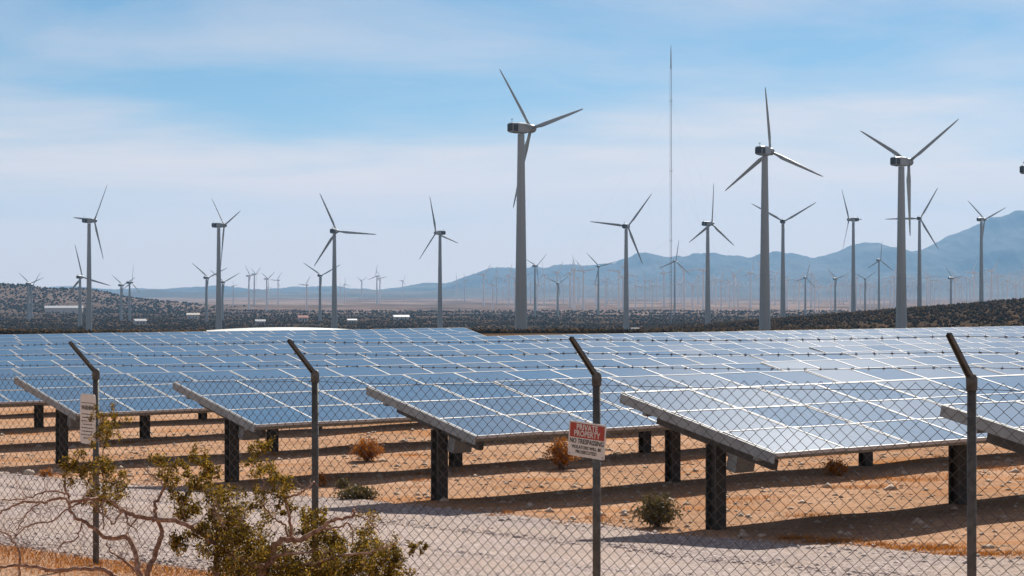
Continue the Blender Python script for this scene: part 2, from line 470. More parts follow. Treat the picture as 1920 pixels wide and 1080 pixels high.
# ------------------------------------------------------------------ valley scrub
def scrub(name, n, y0, y1, a0, a1, s0, s1, label, keep=None):
    q = rng.uniform(0, 1, n)
    Y = y0 * (y1 / y0) ** q
    A = rng.uniform(a0, a1, n)
    X = A * Y
    # clumpy
    cl = np.sin(X / 23.0 + 2.0 * np.sin(Y / 61.0)) + np.sin(Y / 47.0 + X / 90.0) + rng.normal(0, 0.8, n)
    ok = cl > -1.1
    if keep is not None: ok &= rng.uniform(0, 1, n) < keep(X / Y)
    X, Y = X[ok], Y[ok]
    S = rng.uniform(s0, s1, len(X)) * (0.7 + Y / y1 * 0.6)
    P = np.stack([X, Y, terrain(X, Y) + S * 0.25], -1)
    V8, F8 = [], []
    for i in range(7):
        a = i * 2.4; r = 0.35 + 0.5 * ((i * 37) % 10) / 10.0
        V8 += [(math.cos(a) * r, math.sin(a) * r, 0.1 + 0.5 * ((i * 53) % 7) / 7.0 - 0.35), (math.cos(a + 1.4) * 0.9, math.sin(a + 1.4) * 0.9, -0.2 + 0.12 * i), (math.cos(a + 2.6) * 0.6, math.sin(a + 2.6) * 0.6, 0.75 - 0.09 * i)]
        F8.append((3 * i, 3 * i + 1, 3 * i + 2))
    o = scatter_shapes(name, P, S, M['scrub'], V8 + OCT_V, F8 + [tuple(i + 21 for i in f) for f in OCT_F], 1.15)
    return tag(o, label, 'scrub')
scrub('valley_scrub', 70000, 480, 2700, -0.33, 0.33, 0.35, 1.25, 'dark desert scrub covering the valley floor behind the panels')
scrub('hill_scrub', 7000, 2300, 3300, -0.36, -0.13, 0.8, 1.9, 'grey green scrub covering the low hill at the far left', lambda a: 1 - smooth(-0.235, -0.135, a))

# ------------------------------------------------------------------ solar rows
TILT = math.atan2(0.56, 2.55)
MW, MH, GAP = 1.13, 0.87, 0.016
FRONT_H = 0.775 + DIP
def module_mesh():
    b = MB(); w, h, f, t = MW - GAP, MH - GAP, 0.016, 0.04
    b.box(0, w, 0, f, -t, 0); b.box(0, w, h - f, h, -t, 0)
    b.box(0, f, f, h - f, -t, 0); b.box(w - f, w, f, h - f, -t, 0)
    b.add([(f, f, -0.006), (w - f, f, -0.006), (w - f, h - f, -0.006), (f, h - f, -0.006)], [(0, 1, 2, 3)], 1)
    b.add([(f, f, -0.02), (w - f, f, -0.02), (w - f, h - f, -0.02), (f, h - f, -0.02)], [(3, 2, 1, 0)], 2)
    return b.mesh('panel', [M['alu'], M['glass'], M['beam']])
MODULE = module_mesh()
def post_mesh():                                   # rolled H-section
    b = MB(); a, t = 0.085, 0.014
    b.box(-a, a, -a, -a + t, -0.4, 1); b.box(-a, a, a - t, a, -0.4, 1); b.box(-t / 2, t / 2, -a + t, a - t, -0.4, 1)
    return b.mesh('support_post', [M['beam']])
POST = post_mesh()
ROT_ROW = math.atan2(UY, UX)
SLOPE = 3 * MH
def solar_row(v0, u0, u1, label, closeup):
    x, y = to_xy(u0, v0)
    gz = float(near_ground(v0)) - DIP
    root = empty('solar_panel_row', (x, y, gz), ROT_ROW)
    tag(root, label, 'solar panels', 'rows of solar panels')
    ncol = max(1, int(round((u1 - u0) / MW)))
    L = ncol * MW
    ct, st = math.cos(TILT), math.sin(TILT)
    sec = 0.0
    for c in range(ncol):
        if c % 6 == 0: sec = rnd.gauss(0, 0.5)
        colj = rnd.gauss(0, 0.16)
        for r in range(3):
            d = r * MH
            ang = TILT + R(sec * 0.35 + colj + rnd.gauss(0, 0.16))
            link('panel', MODULE, root, (c * MW, d * ct, FRONT_H + d * st + 0.0), (ang, R(rnd.gauss(0, 0.22)), 0))
    # purlins under the modules
    for dd in (0.32, SLOPE - 0.42):
        b = MB(); b.box(0.02, L - 0.03, -0.03, 0.03, -0.175, -0.055)
        o = link('purlin', b.mesh('purlin', [M['galv']]), root, (0, dd * ct, FRONT_H + dd * st), (TILT, 0, 0))
    b = MB()
    b.box(-0.026, -0.016, 0.0, SLOPE - GAP, -0.122, -0.004); b.box(-0.016, 0.03, 0.03, SLOPE - 0.05, -0.122, -0.112)
    link('end_channel', b.mesh('end_channel', [M['galv']]), root, (0, 0, FRONT_H), (TILT, 0, 0))
    k = 0; up = 0.32
    while up < L:
        dm = 1.27; zt = FRONT_H + dm * math.tan(TILT) - 0.30
        gl = float(near_ground(v0 + dm)) - DIP - gz
        link('support_post', POST, root, (up, dm, gl), None, (1, 1, zt - gl + 0.02))
        b = MB(); b.box(-0.04, 0.04, 0.28, SLOPE - 0.38, -0.295, -0.177)
        link('cross_beam', b.mesh('cross_beam', [M['beam']]), root, (up, 0, FRONT_H), (TILT, 0, 0))
        up += 4.42
    if closeup:
        b = MB(); b.box(0.05, 0.36, 0.9, 1.05, -0.52, -0.317)
        o = link('junction_box', b.mesh('junction_box', [M['galv']]), root, (0.3, 0, FRONT_H), (TILT, 0, 0))
    return root
rows = [
    (9.47, 15.0, None, 'nearest row of solar panels, only its grey end showing at the right edge'),
    (14.66, 15.46, None, 'row of solar panels whose low corner lies right of the private property sign'),
    (20.04, 15.45, None, 'row of solar panels whose low corner lies just left of the private property sign'),
    (25.15, 15.16, None, 'row of solar panels whose low corner lies between the two leftmost fence posts'),
    (30.8, 14.96, None, 'row of solar panels whose low corner ends beside the white warning sign'),
    (36.1, 15.0, None, 'sixth row of solar panels counted from the fence'),
    (41.4, 15.0, None, 'seventh row of solar panels counted from the fence'),
    (46.7, 15.3, None, 'eighth row of solar panels counted from the fence'),
    (52.0, 17.5, None, 'ninth row of solar panels counted from the fence'),
    (57.3, 20.0, None, 'farthest row of solar panels that still reaches the right edge'),
    (62.6, 22.5, 0.790, 'nearest of the three short solar panel rows at the far left'),
    (67.9, 24.8, 0.788, 'middle of the three short solar panel rows at the far left'),
    (73.2, 27.1, 0.786, 'farthest of the three short solar panel rows at the far left'),
]
for i, (v0, u0, ue, lab) in enumerate(rows):
    u1 = (1.357 * v0 + 6.0) if ue is None else ue * v0
    solar_row(v0, u0, max(u1, u0 + 5.2), lab, i < 5)

# ------------------------------------------------------------------ shelter behind the panels
def shelter():
    Y = 176.0
    c = at(528, 624, Y); gz = float(terrain(c.x, c.y))
    root = empty('equipment_shelter', (c.x, c.y, gz), R(9))
    tag(root, 'low white curved-roof shelter behind the far solar panels on the left', 'shelter')
    W, D = 6.8, 5.0; zr = c.z - gz
    b = MB(); n = 16; Vv, Ff = [], []
    for i in range(n + 1):
        t = i / n; xx = -W + 2 * W * t
        zz_ = zr + 0.30 * math.sin(math.pi * min(1, t * 0.93 + 0.02)) ** 0.8
        Vv += [(xx, -D / 2, zz_ - 0.12), (xx, D / 2, zz_ + 0.16), (xx, D / 2, zz_ + 0.06), (xx, -D / 2, zz_ - 0.22)]
    for i in range(n):
        a = 4 * i
        for k in range(4): Ff.append((a + k, a + (k + 1) % 4, a + 4 + (k + 1) % 4, a + 4 + k))
    Ff += [(3, 2, 1, 0), (4 * n, 4 * n + 1, 4 * n + 2, 4 * n + 3)]
    b.add(Vv, [f[::-1] for f in Ff])
    link('roof', b.mesh('roof', [M['sign_white']]), root)
    b = MB(); b.box(-W + .5, W - .5, -D / 2 + .4, D / 2 - .4, -0.3, zr - 0.2)
    wall = link('wall', b.mesh('wall', [M['brown']]), root)
    for xx in np.linspace(-W + 0.2, W - 0.2, 5):
        b = MB(); b.box(xx - .06, xx + .06, -D / 2 + .1, -D / 2 + .22, -0.3, zr - 0.15)
        link('post', b.mesh('post', [M['galv']]), root)
shelter()

# ------------------------------------------------------------------ wind turbines
def lathe(prof, n=20):
    V, F = [], []
    for r, z in prof:
        for k in range(n):
            a = 2 * math.pi * k / n; V.append((r * math.cos(a), r * math.sin(a), z))
    for i in range(len(prof) - 1):
        for k in range(n):
            F.append((i * n + k, i * n + (k + 1) % n, (i + 1) * n + (k + 1) % n, (i + 1) * n + k))
    F.append(tuple(range(n - 1, -1, -1))); F.append(tuple(range((len(prof) - 1) * n, len(prof) * n)))
    return V, F
def tower_mesh():                                   # unit height, real radii
    prof = [(1.95, -0.03), (1.95, 0.004), (1.72, 0.0045)]
    for i in range(1, 4):
        z = i / 3.0; r = 1.72 - 0.80 * z
        if i < 3: prof += [(r, z - 0.002), (r + 0.07, z - 0.002), (r + 0.07, z + 0.002), (r, z + 0.002)]
        else: prof += [(r, 1.0)]
    b = MB(); b.add(*lathe(prof, 24)); return b.mesh('tower', [M['turbine']], True)
def nacelle_mesh():                                 # axis along +Y, hub at the front
    b = MB()
    st = [(-3.6, 1.05, 1.15), (-3.5, 1.2, 1.3), (-1.5, 1.35, 1.45), (1.2, 1.3, 1.4), (2.2, 1.0, 1.1), (2.5, 0.8, 0.9)]
    V, F = [], []; n = 16
    for y, w, h in st:
        for k in range(n):
            a = 2 * math.pi * k / n + math.pi / n
            ca, sa = math.cos(a), math.sin(a); e = 0.42
            V.append((w * math.copysign(abs(ca) ** e, ca), y, 0.35 + h * math.copysign(abs(sa) ** e, sa)))
    for i in range(len(st) - 1):
        for k in range(n): F.append((i * n + k, (i + 1) * n + k, (i + 1) * n + (k + 1) % n, i * n + (k + 1) % n))
    F.append(tuple(range(n))); F.append(tuple(range(len(st) * n - 1, (len(st) - 1) * n - 1, -1)))
    b.add(V, F)
    b.box(-1.0, 1.0, -3.85, -3.62, -0.55, 1.35, m=1)            # tail block, shade of the rear face put into its colour
    b.box(-1.39, -1.30, -3.4, -2.0, -0.6, 1.2, m=1); b.box(1.30, 1.39, -3.4, -2.0, -0.6, 1.2, m=1)  # side plates in the same painted shade
    b.box(-0.05, 0.05, -3.1, -3.0, 1.5, 2.9); b.box(-0.45, 0.45, -3.1, -3.0, 2.45, 2.55)
    return b.mesh('nacelle', [M['turbine'], M['tail_shade']])
def hub_mesh():
    b = MB(); V, F = lathe([(1.0, 0), (1.15, 0.3), (1.15, 1.5), (0.9, 2.1), (0.45, 2.5), (0.02, 2.6)], 16)
    b.add([(x, z, y) for x, y, z in V], [f[::-1] for f in F]); return b.mesh('hub', [M['turbine']], True)
def blade_mesh():                                   # along +X, length 22.5 from the axis
    stn = [(0.6, 0.9, 0.9, 0), (2.0, 0.9, 0.8, 8), (3.4, 1.45, 0.55, 16), (5.2, 2.0, 0.42, 14), (9.0, 1.72, 0.30, 9), (13.5, 1.35, 0.21, 5), (18.0, 0.98, 0.14, 2), (21.2, 0.66, 0.09, 1), (22.3, 0.36, 0.05, 0), (22.5, 0.12, 0.03, 0)]
    V, F = [], []; n = 10
    for x, ch, th, tw in stn:
        for k in range(n):
            a = 2 * math.pi * k / n
            ch_ = ch * (0.72 if x > 3 else 1.0)
            zc = math.cos(a) * ch_ / 2 - (ch_ - 0.9) * 0.22; yc = math.sin(a) * th / 2
            t = R(tw + 6); V.append((x, yc * math.cos(t) + zc * math.sin(t) + 0.012 * x * 0.15, zc * math.cos(t) - yc * math.sin(t)))
    for i in range(len(stn) - 1):
        for k in range(n): F.append((i * n + k, i * n + (k + 1) % n, (i + 1) * n + (k + 1) % n, (i + 1) * n + k))
    F.append(tuple(range(n - 1, -1, -1))); F.append(tuple(range((len(stn) - 1) * n, len(stn) * n)))
    b = MB(); b.add(V, F); return b.mesh('blade', [M['turbine']], True)
TOWER, NACELLE, HUB, BLADE = tower_mesh(), nacelle_mesh(), hub_mesh(), blade_mesh()
db = MB(); db.box(-0.45, 0.45, -0.06, 0.06, 0, 2.1)
DOOR = db.mesh('door', [M['galv']])
cb = MB(); cb.box(-1.3, 1.3, -0.9, 0.9, -0.5, 2.0); cb.box(-1.4, 1.4, -1.0, 1.0, 2.0, 2.15)

def turbine(px, py, Y, psi, phi, label, rot=1.0, width=1.0, detail=True):
    h = at(px, py, Y); gz = float(terrain(h.x, h.y)); H = h.z - gz - 1.6
    root = empty('wind_turbine', (h.x, h.y, gz), R(psi) - math.pi / 2)
    tag(root, label, 'wind turbine', 'wind turbines')
    k = rot
    t = link('tower', TOWER, root, (0, 0, 0), None, (width, width, H))
    link('nacelle', NACELLE, root, (0, 0, H + 1.2 * width), None, (width,) * 3)
    link('hub', HUB, root, (0, 2.4 * width, H + 1.6 * width), None, (width,) * 3)
    for i in range(3):
        link('blade', BLADE, root, (0, 3.3 * width, H + 1.6 * width), (0, -R(phi + 120 * i), 0), (k, k * 1.0, k))
    return root
# hub pixel, distance, axis direction, blade phase
T_ = [
 (977, 240, 514, 37, 9, 'tallest wind turbine, its thick tower standing at the middle of the picture', 1.0, 1.0),
 (1434, 283, 580, 52, 95, 'wind turbine with one blade straight up, second thickest tower, right of the mast', 0.88, 1.0),
 (1690, 303, 580, 37, 31, 'thick-towered wind turbine with one blade pointing up and right, above the rightmost fence post', 1.0, 1.0),
 (1936, 318, 590, 14, 0, 'wind turbine cut off at the right edge with only its dark nacelle tail showing', 1.0, 1.0),
 (167, 413, 1010, 42, 54, 'leftmost tall wind turbine, standing behind the warning sign post', 1.0, 0.95),
 (410, 422, 1020, 32, 18, 'wind turbine with one blade up and right, at the left end of the white shelter', 1.0, 0.95),
 (627, 433, 1014, 74, 115, 'wind turbine with one blade level to the right, behind the white shelter', 1.0, 0.95),
 (825, 436, 1140, 144, 105, 'wind turbine with its nacelle turned right, left of the tallest turbine', 1.0, 0.92),
 (1174, 424, 1060, 68, 52, 'wind turbine with one blade level to the left, just left of the thin mast', 1.0, 0.95),
 (1327, 419, 1060, 34, 86, 'wind turbine with one blade upright, between the mast and the second thickest tower', 1.0, 0.92),
 (1468, 415, 1150, 74, 30, 'wind turbine with blades spread in a wide Y, behind the second thickest tower', 1.0, 0.95),
 (1600, 411, 1230, 148, 122, 'wind turbine with its nacelle turned right, below the mountain peak on the right', 1.0, 0.9),
 (1724, 409, 1230, 70, 60, 'wind turbine with one blade level to the left, right of the thick right tower', 1.0, 0.9),
 (1840, 411, 1300, 30, 20, 'slim wind turbine in front of the mountain slope near the right edge', 0.95, 0.9),
 (150, 519, 1420, 68, 105, 'smaller wind turbine just left of the leftmost tall one', 1.12, 0.9),
 (53, 531, 1800, 70, 140, 'small wind turbine at the far left, front one of a close pair', 0.72, 0.8),
 (59, 534, 1950, 66, 55, 'small wind turbine at the far left, rear one of a close pair', 0.72, 0.8),
 (227, 534, 1800, 60, 145, 'small wind turbine left of its close neighbour, with a blade pointing up and left', 0.75, 0.8),
 (243, 529, 1760, 45, 82, 'small wind turbine with one blade upright, right of its close neighbour', 0.75, 0.8),
 (387, 520, 1650, 64, 143, 'small wind turbine with a long blade up and left, beside the shelter turbine', 0.95, 0.85),
 (417, 528, 1750, 62, 25, 'small wind turbine mostly hidden behind the tower at the shelter end', 0.85, 0.8),
 (600, 516, 1700, 70, 147, 'small wind turbine with blades in a Y, left of the level-bladed turbine', 0.95, 0.85),
 (1003, 498, 2050, 40, 38, 'faint wind turbine beside the right side of the tallest tower', 0.9, 0.8),
 (1046, 531, 2100, 66, 35, 'small dark-bladed wind turbine right of the tallest tower, before the blue hills', 0.7, 0.7),
 (1122, 499, 2200, 66, 15, 'faint wind turbine with a blade up and left, left of the mast', 1.0, 0.8),
 (1265, 489, 2300, 55, 80, 'faint wind turbine with one blade upright, right at the foot of the mast', 1.15, 0.8),
 (1510, 520, 2100, 50, 75, 'small dark wind turbine between the wide Y turbine and the thick right tower', 0.7, 0.7),
 (1566, 522, 2000, 40, 20, 'small dark-headed wind turbine left of the right-turned turbine by the peak', 0.65, 0.75),
 (1622, 522, 2050, 68, 35, 'small dark wind turbine right of the right-turned turbine by the peak', 0.65, 0.7),
 (1648, 487, 1900, 40, -35, 'wind turbine with one bright sunlit blade slanting down to the right', 0.85, 0.8),
 (1783, 521, 1900, 35, 10, 'small wind turbine between the two right-hand slim turbines', 0.65, 0.85),
]
for a in T_: turbine(*a)

# far turbines: one mesh each, a few variants shared
def far_turbine_mesh(phi):
    b = MB()
    b.tube([(0, 0, -2), (0, 0, 25), (0, 0, 50)], [1.7, 1.35, 0.95], 8)
    b.box(-1.2, 1.2, -4.6, 2.3, 50, 52.6)
    b.tube([(0, 2.0, 51.4), (0, 4.2, 51.4)], [1.1, 0.5], 8)
    for i in range(3):
        a = R(phi + 120 * i); d = Vector((math.cos(a), 0, math.sin(a))); e = Vector((-math.sin(a), 0, math.cos(a)))
        o = Vector((0, 3.0, 51.4)); V = []
        for s, ch in ((0.5, .8), (4.5, 1.9), (12, 1.3), (22, .35)):
            V += [o + d * s - e * ch * .35, o + d * s + Vector((0, .16, 0)), o + d * s + e * ch * .65, o + d * s - Vector((0, .16, 0))]
        F = []
        for q in range(3):
            for k in range(4): F.append((q * 4 + k, q * 4 + (k + 1) % 4, q * 4 + 4 + (k + 1) % 4, q * 4 + 4 + k))
        F += [(3, 2, 1, 0), (12, 13, 14, 15)]
        b.add(V, F)
    return b.mesh('far_wind_turbine', [M['sunlit_turbine']])
FARV = [far_turbine_mesh(p) for p in (10, 32, 55, 78, 95, 112)]
used = []
k = 0
for row in range(11):
    Y = 2750 + row * 400
    step = 25 + 2 * row
    px = 430 + rnd.uniform(0, 60)
    while px < 1960:
        dense = 0.12 if px < 900 else (0.6 if px < 1250 else 0.9)
        q = px + rnd.uniform(-14, 14)
        if rnd.random() < dense and all(abs(q - a) > 5 for a, b2 in used if abs(b2 - Y) < 900):
            yy = Y + rnd.uniform(-150, 150)
            X = (q - 960) / FPX * yy
            s = rnd.choice((0.7, 0.85, 0.95, 1.1))
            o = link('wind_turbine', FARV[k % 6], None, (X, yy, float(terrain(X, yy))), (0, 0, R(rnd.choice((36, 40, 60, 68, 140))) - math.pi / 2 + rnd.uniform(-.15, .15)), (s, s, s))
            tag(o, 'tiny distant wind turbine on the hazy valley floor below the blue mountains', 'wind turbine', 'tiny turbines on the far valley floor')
            used.append((q, Y)); k += 1
        px += step * rnd.uniform(0.75, 1.25)

# ------------------------------------------------------------------ lattice mast
def mast():
    Y = 1500.0
    top = at(1258, 84, Y); gz = float(terrain(top.x, top.y)); H = top.z - gz
    root = empty('radio_mast', (top.x, top.y, gz), 0.3)
    tag(root, 'very tall thin lattice radio mast with guy wires rising above the valley', 'mast')
    w = 0.85
    c3 = [(w * math.cos(a), w * math.sin(a)) for a in (0.5, 0.5 + 2.094, 0.5 + 4.189)]
    for x, y in c3:
        b = MB(); b.tube([(x, y, -1), (x, y, H * 0.92)], 0.085, 5); link('mast_leg', b.mesh('mast_leg', [M['mast']]), root)
    b = MB(); n = int(H * 0.92 / 2.2)
    for i in range(n):
        z0, z1 = i * 2.2, (i + 1) * 2.2
        for j in range(3):
            a, d = c3[j], c3[(j + 1) % 3]
            p, q = (a, d) if i % 2 else (d, a)
            b.tube([(*p, z0), (*q, z1)], 0.06, 3, cap=False)
    tag(link('lattice_bracing', b.mesh('lattice_bracing', [M['mast']]), root), kind='stuff')
    b = MB(); b.tube([(0, 0, H * 0.915), (0, 0, H * 0.97), (0, 0, H)], [0.55, 0.4, 0.12], 6); link('antenna', b.mesh('antenna', [M['mast']]), root)
    for z in (0.3, 0.55, 0.8):
        for a in (0.5, 2.594, 4.689):
            b = MB(); rr = H * 0.5
            b.tube([(0.8 * math.cos(a), 0.8 * math.sin(a), H * z), (rr * math.cos(a), rr * math.sin(a), 0)], 0.025, 3, cap=False)
            link('guy_wire', b.mesh('guy_wire', [M['mast']]), root)
        b = MB(); b.box(-1.5, 1.5, -0.12, 0.12, H * z - 0.15, H * z + 0.15); link('guy_collar', b.mesh('guy_collar', [M['mast']]), root)
mast()

# ------------------------------------------------------------------ far houses
def house(px, py, Y, w, d, h, roof, label, hip=0.25, rz=0.2):
    c = at(px, py, Y); gz = float(terrain(c.x, c.y))
    root = empty('house', (c.x, c.y, gz), rz); tag(root, label, 'house', 'houses in the valley')
    b = MB(); b.box(-w / 2, w / 2, -d / 2, d / 2, -1, h); link('wall', b.mesh('wall', [M['stucco']]), root)
    e = 0.6; rh = w * hip * 0.5
    V = [(-w / 2 - e, -d / 2 - e, h + .02), (w / 2 + e, -d / 2 - e, h + .02), (w / 2 + e, d / 2 + e, h + .02), (-w / 2 - e, d / 2 + e, h + .02), (-w / 2 - e, 0, h + rh), (w / 2 + e, 0, h + rh)]
    b = MB(); b.add(V, [(0, 1, 5, 4), (2, 3, 4, 5), (0, 4, 3), (1, 2, 5), (3, 2, 1, 0)]); link('roof', b.mesh('roof', [roof]), root)
    for xx in (-0.3, 0.25):
        b = MB(); b.box(xx * w - .8, xx * w + .8, -d / 2 - .06, -d / 2 + .02, 0.9, 2.1); link('window', b.mesh('window', [M['dark']]), root)
    b = MB(); b.box(-.5, .5, -d / 2 - .06, -d / 2 + .02, 0, 2.1); link('door', b.mesh('door', [M['dark']]), root)
house(568, 596, 1750, 8.5, 8, 3.4, M['roof_red'], 'far house with red roof left of the level-bladed turbine', 0.45)
house(752, 596, 1800, 14, 9, 3.2, M['white'], 'long far house with white roof left of the right-turned turbine', 0.25)
house(362, 592, 1900, 12, 9, 4.0, M['stucco'], 'pale far house near the shelter turbine', 0.3)
house(120, 590, 2300, 44, 16, 6.0, M['roof_grey'], 'wide grey far building in front of the left hill', 0.12)
house(488, 600, 1500, 7, 7, 3.0, M['roof_grey'], 'small far house with grey roof above the shelter', 0.4)
house(660, 600, 1600, 7, 6, 3.0, M['white'], 'small far house with white roof right of the shelter', 0.3)
house(262, 601, 1550, 9, 7, 3.2, M['roof_grey'], 'far house with grey roof right of the paired small turbines', 0.35, 0.5)
house(1190, 614, 1030, 3.6, 3, 2.4, M['roof_grey'], 'little grey hut at the foot of the turbine left of the mast', 0.1)

# ------------------------------------------------------------------ fence
fence = empty('chain_link_fence', (0, 0, 0))
tag(fence, 'weathered chain link fence with angled arms and barbed wire across the foreground', 'fence')
def bend_z(t): return 1.705 + 0.0717 * t
def fp(t, z): 
    q = F0 + FD * (SPAN * t); return Vector((q.x, q.y, z))
for t in range(-1, 5):
    lean = FD * (0.010 * rnd.uniform(-1, 1))
    g = float(terrain(*fp(t, 0).xy))
    pz = bend_z(t)
    b = MB()
    base, top = fp(t, g - 0.4), fp(t, pz - 0.03)
    b.tube([base, base.lerp(top, 0.5), top], [0.030, 0.030, 0.030], 14)
    post = link('fence_post', b.mesh('fence_post', [M['weathered']], True), fence)
    b = MB()
    b.tube([fp(t, pz - 0.06), fp(t, pz + 0.015), fp(t, pz + 0.045)], [0.036, 0.037, 0.026], 14)   # cast cap
    link('post_cap', b.mesh('post_cap', [M['weathered']], True), post)
    a0 = fp(t, pz + 0.005); a1 = a0 + FN * 0.30 + Vector((0, 0, 0.30))
    # pressed-steel arm: a channel section
    d = (a1 - a0).normalized(); s = FD; up = d.cross(s).normalized()
    if up.z < 0: up = -up
    V = []
    for q, w_ in ((a0 - d * 0.03, 0.024), (a1, 0.017)):
        for (i, j) in ((-1, 0), (-1, 1), (-.6, 1), (-.6, .35), (.6, .35), (.6, 1), (1, 1), (1, 0)):
            V.append(q + s * (i * w_) - up * (j * 0.026) + up * 0.013)
    F = [(k, (k + 1) % 8, 8 + (k + 1) % 8, 8 + k) for k in range(8)] + [(7, 6, 5, 4, 3, 2, 1, 0), tuple(range(8, 16))]
    b = MB(); b.add(V, F); link('barb_arm', b.mesh('barb_arm', [M['weathered']]), post)

# chain link
p_, dz = 0.0525, 0.0455
tA, tB = -1.2, 4.2
nw = int((tB - tA) * SPAN / p_); nseg = 40
j = np.arange(nw)[:, None]; i = np.arange(nseg + 1)[None, :]
sag = 0.010 * np.sin(j * 0.045) + 0.005 * np.sin(j * 0.17 + 2)
s = tA * SPAN + (j + ((i + j) % 2)) * p_ + 0 * i
side = np.where((i + j) % 2 == 0, 1, -1) * 0.004
tt2 = s / SPAN
zt = 1.705 + 0.0717 * tt2 - 0.01
zz2 = zt - (nseg - i) * dz + sag * (1 - i / nseg)
bulge = 0.020 * np.sin(s * 1.7 + 1) * np.sin(zz2 * 2.2) + 0.034
PX = F0.x + FD.x * s + FN.x * (bulge + side); PY = F0.y + FD.y * s + FN.y * (bulge + side)
C = np.stack([PX, PY, zz2], -1)
A, B = C[:, :-1].reshape(-1, 3), C[:, 1:].reshape(-1, 3)
def tubes3(A, B, r):
    d = B - A; d /= np.linalg.norm(d, axis=1)[:, None]
    n1 = np.cross(d, np.array([FN.x, FN.y, 0.0])); n1 /= np.linalg.norm(n1, axis=1)[:, None]
    n2 = np.cross(d, n1)
    V = []
    for a in (0, 2.0944, 4.18879):
        off = (n1 * math.cos(a) + n2 * math.sin(a)) * r
        V += [A + off - d * r * .3, B + off + d * r * .3]
    V = np.stack(V, 1)                       # n,6,3
    q = np.array([(0, 1, 3, 2), (2, 3, 5, 4), (4, 5, 1, 0)])
    T = (q[None] + (np.arange(len(A)) * 6)[:, None, None]).reshape(-1, 4)
    return V.reshape(-1, 3), T
V, T = tubes3(A, B, 0.0021)
tag(link('chain_link_mesh', mesh_tri('chain_link_mesh', V, T, [M['wire']], True), fence), kind='stuff')
# barbed strands and tension wire
def strand(off, up, barbs=True, name='barbed_wire', rad=0.0022):
    b = MB(); pts = []
    for t in np.arange(-1.0, 4.001, 0.1):
        fr = t - math.floor(t + 1e-6); sg = -0.016 * 4 * fr * (1 - fr)
        q = fp(t, bend_z(t) + up + sg) + FN * off
        pts.append(q)
    b.tube(pts, rad, 4)
    if barbs:
        t = -1.0
        while t < 4.0:
            fr = t - math.floor(t); q = fp(t, bend_z(t) + up - 0.064 * fr * (1 - fr)) + FN * off
            for _ in range(2):
                dv = Vector((rnd.gauss(0, 1), rnd.gauss(0, 1), rnd.gauss(0, 1))); dv -= FD * dv.dot(FD); dv = dv.normalized() * 0.016 + FD * rnd.uniform(-.006, .006)
                b.tube([q - dv, q + dv], 0.0016, 3, cap=False)
            b.tube([q - FD * .010, q + FD * .010], 0.0045, 5)
            t += 0.125 / SPAN * rnd.uniform(.9, 1.1)
    link(name, b.mesh(name, [M['wire']]), fence)
strand(0.285, 0.292); strand(0.185, 0.19); strand(0.085, 0.09)
strand(0.045, -0.05, False, 'tension_wire', 0.0028)

# ------------------------------------------------------------------ signs
def text_mesh(name, body, size, width, mat, extr=0.0006):
    cu = bpy.data.curves.new(name, 'FONT'); cu.body = body; cu.size = size; cu.align_x = 'CENTER'; cu.align_y = 'CENTER'
    cu.extrude = extr; cu.offset = size * 0.018; cu.resolution_u = 2
    o = bpy.data.objects.new(name, cu); COL.objects.link(o)
    dg = bpy.context.evaluated_depsgraph_get()
    me = bpy.data.meshes.new_from_object(o.evaluated_get(dg)); me.name = name
    bpy.data.objects.remove(o)
    co = np.zeros(len(me.vertices) * 3); me.vertices.foreach_get('co', co); co = co.reshape(-1, 3)
    if width: co[:, 0] *= width / (co[:, 0].max() - co[:, 0].min())
    me.vertices.foreach_set('co', co.ravel())
    me.materials.clear(); me.materials.append(mat); me.update()
    return me
def sign_root(name, t, z, shift, roll, off):
    q = fp(t, z) + FD * shift + FN * off
    root = empty(name, q)
    ex = FD; ez = Vector((0, 0, 1)); ey = FN            # local x along fence, local y up, local z outward
    mtx = Matrix((ex, ez, ey)).transposed().to_4x4()
    root.matrix_world = Matrix.Translation(q) @ mtx @ Matrix.Rotation(R(roll), 4, 'Z')
    return root
def plate(w, h, r, t=0.0016, seg=4):
    out = []
    for (sx, sy, a0) in ((1, 1, 0), (-1, 1, 90), (-1, -1, 180), (1, -1, 270)):
        for k in range(seg + 1):
            a = R(a0 + 90 * k / seg); out.append((sx * (w / 2 - r) + r * math.cos(a), sy * (h / 2 - r) + r * math.sin(a)))
    n = len(out); V = [(x, y, t) for x, y in out] + [(x, y, -t) for x, y in out]
    F = [tuple(range(n)), tuple(range(2 * n - 1, n - 1, -1))] + [(k, n + k, n + (k + 1) % n, (k + 1) % n) for k in range(n)]
    return V, F
def lettering(root, body, size, width, y, mat, x=0.0, z=0.003):
    return link('lettering', text_mesh('lettering', body, size, width, mat), root, (x, y, z))
# private property sign on the third post
z2 = CAMZ - (825 - HORIZ) / 251.0
s2 = sign_root('private_property_sign', 2, z2, -0.035, -4.0, 0.072)
tag(s2, 'red and white private property sign with no trespassing lettering on the fence', 'sign')
W, Hh = 0.355, 0.262
b = MB(); b.add(*plate(W, Hh, 0.012)); link('board', b.mesh('board', [M['sign_white']]), s2)
b = MB(); V, F = plate(W - 0.024, 0.108, 0.004, 0.0004); b.add(V, F); link('red_panel', b.mesh('red_panel', [M['sign_red']]), s2, (0, Hh / 2 - 0.013 - 0.054, 0.0024))
lettering(s2, 'PRIVATE', 0.062, 0.205, 0.088, M['sign_white'], 0, 0.0040)
lettering(s2, 'PROPERTY', 0.062, 0.250, 0.040, M['sign_white'], 0, 0.0040)
lettering(s2, 'NO TRESPASSING', 0.050, 0.325, -0.018, M['ink'])
lettering(s2, 'VIOLATORS WILL BE', 0.034, 0.285, -0.062, M['ink'])
lettering(s2, 'PROSECUTED', 0.034, 0.200, -0.097, M['ink'])
